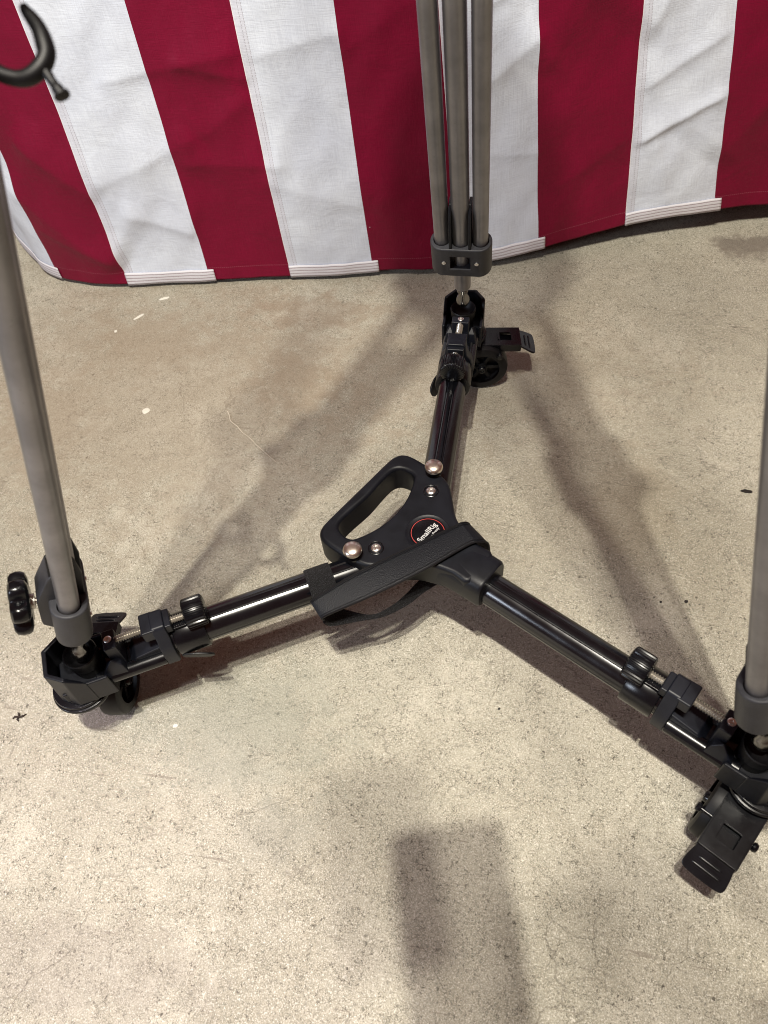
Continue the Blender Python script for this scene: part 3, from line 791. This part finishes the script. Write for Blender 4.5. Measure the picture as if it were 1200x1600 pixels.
# ------------------------------------------------------------------ tripod
tripod = empty('tripod', 'tall grey metal tripod with twin tube legs standing on the dolly', 'tripod')
FR = .4376; HA = 1.604; HB_ = .0435; CS = .020
def leg_matrix(ang):
    rad = Vector((math.cos(R(ang)), math.sin(R(ang)), 0)); tan = Vector((-math.sin(R(ang)), math.cos(R(ang)), 0))
    foot = rad * FR + Vector((0, 0, AZ + HB_)); apex = Vector((0, 0, AZ + HA))
    w = (apex - foot).normalized(); n = tan.cross(w).normalized()
    M = Matrix((n, tan, w)).transposed().to_4x4(); M.translation = foot; return M
LL = math.hypot(FR, HA - HB_)
TS = .0272
def make_leg():
    bm = bmesh.new()
    for s in (1, -1): add_lathe(bm, [(.0108, .108), (.0108, LL - .09)], Matrix.Translation((0, s * TS, 0)), n=40)
    leg = link('leg', mesh_of(bm), M_LEG, tripod)
    bm = bmesh.new(); add_lathe(bm, [(.0105, .0345), (.0125, .0355), (.0125, LL - .30)], n=40)
    link('centre_tube', mesh_of(bm), M_LEG, leg)
    # bottom clamp
    st = rrect(-.0190, .0190, -TS - .0165, TS + .0165, .0185, 10)
    me = plate_mesh([st], .0285, .0022, 3)
    for v in me.vertices: v.co.z += .0885
    UP = Matrix.Translation((0, 0, CS))
    # scooped front like a saddle
    cut = bmesh.new(); add_box(cut, -.030, -.0065, -.0148, .0148, .0755, .1035)
    me = boolean_cut(me, cut)
    cut = bmesh.new()
    for s in (1, -1): add_lathe(cut, [(.0122, .100), (.0122, .130)], Matrix.Translation((0, s * TS, 0)), n=40)
    add_lathe(cut, [(.0138, .108), (.0138, .130)], None, n=40)
    me = boolean_cut(me, cut)
    clamp = link('leg_clamp', me, M_GREY, leg, UP)
    for p in me.polygons: p.use_smooth = True
    try: me.set_sharp_from_angle(angle=R(30))
    except Exception: pass
    wn(clamp)
    # rear boss carrying the lock knob, and webs between the tubes
    Mxz = Matrix(((1, 0, 0, 0), (0, 0, -1, 0), (0, 1, 0, 0), (0, 0, 0, 1)))
    bm = bmesh.new()
    add_prism(bm, [(.008, .062), (.018, .064), (.029, .074), (.030, .080), (.030, .116), (.027, .124), (.016, .150), (.010, .158), (.008, .156)], -.0170, .0170, Mxz)
    link('clamp_boss', mesh_of(bm), M_GREY, clamp, bevel=.003, seg=3)
    bm = bmesh.new()
    for s in (1, -1):
        add_prism(bm, [(-.0170, .112), (-.0175, .150), (-.012, .176), (-.002, .188), (.014, .186), (.014, .112)], s * .0135 - .0020, s * .0135 + .0020, Mxz)
    link('clamp_web', mesh_of(bm), M_HUB, clamp, bevel=.0012)
    for s in (1, -1):
        bm = bmesh.new(); add_lathe(bm, [(.0030, 0), (.0029, .0010), (.0020, .0016), (.0014, .0016), (.0012, .0008), (.0005, .0008)], frame((-1, 0, 0), (-.0190, s * .0235, .0895)), n=20)
        link('clamp_screw', mesh_of(bm), M_CHROME, clamp)
    bm = bmesh.new(); add_lathe(bm, [(.0035, .020), (.0035, .042)], frame((1, 0, 0), (0, .0, .097)), n=16)
    add_lathe(bm, [(.0085, .033), (.0085, .038)], frame((1, 0, 0), (0, .0, .097)), n=16)
    stem = link('knob_stem', mesh_of(bm), M_SHINY, clamp)
    bm = bmesh.new()
    lob = lambda a: 1 - .27 * (.5 - .5 * math.cos(6 * a)) ** 2.2
    add_lathe(bm, [(.012, 0), (.026, .0005), (.0315, .0025), (.0335, .006), (.0340, .011), (.0325, .0165), (.029, .0190), (.020, .0200), (.018, .0185), (.004, .0185)], frame((1, 0, 0), (.0365, 0, .097)), n=96, rad=lob)
    link('lock_knob', mesh_of(bm), M_BLACK, clamp)
    # ball foot
    bm = bmesh.new(); add_lathe(bm, [(.0060, .052), (.0060, .030), (.0085, .0285), (.0085, .022), (.0055, .0205), (.0060, .0115), (.0085, .0075), (.0105, .0015), (.0106, -.003), (.0090, -.0085), (.005, -.0108), (.001, -.0112)], n=36)
    link('ball_foot', mesh_of(bm), M_BALL, leg)
    # middle joint and its lock, higher up
    bm = bmesh.new()
    add_prism(bm, rrect(-.021, .021, -.046, .046, .018, 6), .965, 1.045)
    add_prism(bm, [(-.05, .975), (-.02, .965), (-.02, 1.03), (-.05, 1.02)], -.014, .014, Mxz)
    add_lathe(bm, [(.026, 0), (.030, .004), (.026, .016)], frame((1, 0, 0), (.034, 0, 1.0)), n=48, rad=lob)
    add_lathe(bm, [(.006, 0), (.006, .036)], frame((1, 0, 0), (0, 0, 1.0)), n=16)
    link('middle_joint', mesh_of(bm), M_GREY, leg, bevel=.002)
    return leg
legA = make_leg(); legA.matrix_local = leg_matrix(90) @ Matrix.Translation((0, 0, .013))
legB = copy_tree(legA, tripod); legB.matrix_local = leg_matrix(210) @ Matrix.Translation((0, 0, -.009))
legC = copy_tree(legA, tripod); legC.matrix_local = leg_matrix(330)
bm = bmesh.new()
add_lathe(bm, [(.035, 1.60), (.075, 1.62), (.085, 1.66), (.085, 1.70), (.060, 1.72), (.055, 1.74), (.062, 1.745), (.062, 1.755)], n=40)
crown = link('crown', mesh_of(bm), M_GREY, tripod, bevel=.002)
bm = bmesh.new(); add_tube(bm, catmull([(0, -.03, 1.735), (.05, -.15, 1.715), (.20, -.52, 1.62)], 6), .006, 14)
ph_ = link('added_shadow_handle', mesh_of(bm), M_BLACK, tripod)  # unseen handle, added to throw a shadow into the near right corner
bm = bmesh.new(); add_lathe(bm, [(.010, 0), (.030, .006), (.040, .03), (.034, .05), (.036, .09), (.040, .14), (.034, .165), (.012, .17)], frame((.45, -.88, -.22), (.218, -.540, 1.612)), n=32)
link('added_shadow_grip', mesh_of(bm), M_RUBBER, ph_)  # added out-of-view grip, made thick to shade the near right floor

# ------------------------------------------------------------------ hook clipped to the near left leg, out of focus
bm = bmesh.new()
hk = [(-.1896, -.1130, .8145), (-.1878, -.1150, .8125), (-.1838, -.1180, .8095), (-.1795, -.1222, .8060), (-.1762, -.1275, .8015), (-.1745, -.1325, .7975), (-.1765, -.1385, .7940), (-.1815, -.1435, .7915),
      (-.1875, -.1458, .7910), (-.1945, -.1462, .7925), (-.2010, -.1450, .7950), (-.2080, -.1410, .7985), (-.215, -.136, .803)]
rd = [.0022, .0032, .0040, .0045, .0050, .0050, .0050, .0048, .0045, .0044, .0044, .0047, .0050]
pp = catmull(hk, 4); rr = [v.x for v in catmull([(a, 0, 0) for a in rd], 4)]
add_tube(bm, pp, rr, 16)
add_tube(bm, catmull([(-.1758, -.1385, .7938), (-.1712, -.1425, .7895), (-.1675, -.1455, .7862), (-.1648, -.1478, .7838), (-.1640, -.1486, .7830)], 4), [.0030] * 4 + [.0027] * 4 + [.0034] * 4 + [.0046] * 4 + [.0040], 16)
hook = link('cable_hook', mesh_of(bm), M_RUBBER, None)
tag(hook, 'small dark curved hook clipped to the tripod leg at top left, out of focus', 'hook')
bm = bmesh.new()
LM = leg_matrix(210)
s_at = (.80 - AZ - HB_) / LM.col[2][2]
add_prism(bm, rrect(-.0155, .0155, -.0425, .0425, .0150, 6), s_at - .010, s_at + .010, LM)
link('hook_band', mesh_of(bm), M_RUBBER, hook)

# ------------------------------------------------------------------ phone held over the floor (throws the blunt shadow at the bottom)
bm = bmesh.new(); add_prism(bm, rrect(-.045, .045, -.045, .125, .012, 5), -.004, .004)
phM = cam.matrix_world.copy(); phM = phM @ Matrix.Rotation(R(9), 4, 'Z')
phM.translation = CAM - _f * .012 - _r * .026 + _u * .033
ph = link('phone', mesh_of(bm), M_GLASS, matrix=phM, bevel=.001)
tag(ph, 'black phone held high above the floor, seen only by its blunt shadow', 'phone')

# ------------------------------------------------------------------ bits on the floor
def blob(name, x, y, rx, ry, h, mat, label, cat, rot=0, group=None, seed=0):
    bm = bmesh.new(); n = 18; rr = random.Random(seed)
    ks = [1 + .35 * noise.noise(Vector((math.cos(2 * PI * i / n) * 1.4 + seed * 3, math.sin(2 * PI * i / n) * 1.4, seed))) for i in range(n)]
    c, s = math.cos(rot), math.sin(rot); rings = []
    for q, z in ((1, 0), (.9, h * .8), (.5, h)):
        ring = []
        for i in range(n):
            a = 2 * PI * i / n; px = math.cos(a) * rx * q * ks[i]; py = math.sin(a) * ry * q * ks[i]
            ring.append(bm.verts.new((px * c - py * s, px * s + py * c, z)))
        rings.append(ring)
    for A, B in zip(rings, rings[1:]):
        for i in range(n): bm.faces.new((A[i], A[(i + 1) % n], B[(i + 1) % n], B[i]))
    bm.faces.new(rings[-1]); bm.faces.new(list(reversed(rings[0])))
    o = link(name, mesh_of(bm), mat); o.location = (x, y, .0002)
    return tag(o, label, cat, group)
G1 = 'white paint drips on the concrete'
blob('paint_drip', -.5597, .3211, .0075, .0065, .0008, M_SPECK, 'round white paint drip on bare concrete left of the dolly', 'paint drip', .4, G1, 1)
blob('paint_drip', -.700, .525, .0030, .0040, .0006, M_SPECK, 'tiny white paint drip below the smeared one near the flag', 'paint drip', .1, G1, 2)
blob('paint_drip', -.668, .572, .013, .0035, .0005, M_SPECK, 'long smeared white paint drip left of the tripod near the flag hem', 'paint drip', .9, G1, 3)
blob('paint_drip', -.635, .632, .011, .0042, .0006, M_SPECK, 'flat white paint drip just below the white hem tape', 'paint drip', .5, G1, 4)
blob('seed', .4636, .2555, .0085, .0034, .0016, M_SEED, 'black oval seed on the concrete near the right tripod leg', 'seed', -.05, 'dark seeds on the floor', 5)
blob('seed', .3619, .0455, .0030, .0024, .0012, M_SEED, 'small round black seed beside the right leg shadow', 'seed', .3, 'dark seeds on the floor', 6)
blob('seed', .3270, .0400, .0022, .0017, .0010, M_SEED, 'tiniest black seed inside the edge of the leg shadow', 'seed', .8, 'dark seeds on the floor', 7)
blob('paint_drip', -.3100, -.2350, .0036, .0028, .0005, M_SPECK, 'small white paint drip beside the left caster wheel', 'paint drip', .5, G1, 9)
blob('seed', .115, -.150, .0022, .0014, .0010, M_SEED, 'tiny black seed on the open floor inside the angle of the two near arms', 'seed', .8, 'dark seeds on the floor', 10)
bm = bmesh.new()
tp = catmull([(-.4080, .3350, .0012), (-.4010, .3240, .0016), (-.3950, .3120, .0012), (-.3800, .3010, .0018), (-.3660, .2880, .0012), (-.3500, .2770, .0016), (-.3354, .2640, .0012), (-.3150, .2480, .0014), (-.2895, .2289, .0011)], 5)
add_tube(bm, tp, [.0008] * (len(tp) // 2) + [.0005] * (len(tp) - len(tp) // 2), 6)
tag(link('thread', mesh_of(bm), M_THREAD), 'thin white thread lying on the concrete left of the handle', 'thread')
bm = bmesh.new()
for a, L in ((.3, .010), (1.9, .007), (3.3, .008), (4.8, .006)):
    add_tube(bm, catmull([(0, 0, .0012), (math.cos(a) * L * .6, math.sin(a) * L * .6, .0030), (math.cos(a + .3) * L, math.sin(a + .3) * L, .0010)], 4), [.0014] * 5 + [.0008] * 4, 6)
o = link('leaf_scrap', mesh_of(bm), M_LEAF); o.location = (-.531, -.2554, .0)
tag(o, 'curled dark leaf scrap on the concrete below the left caster', 'leaf scrap')
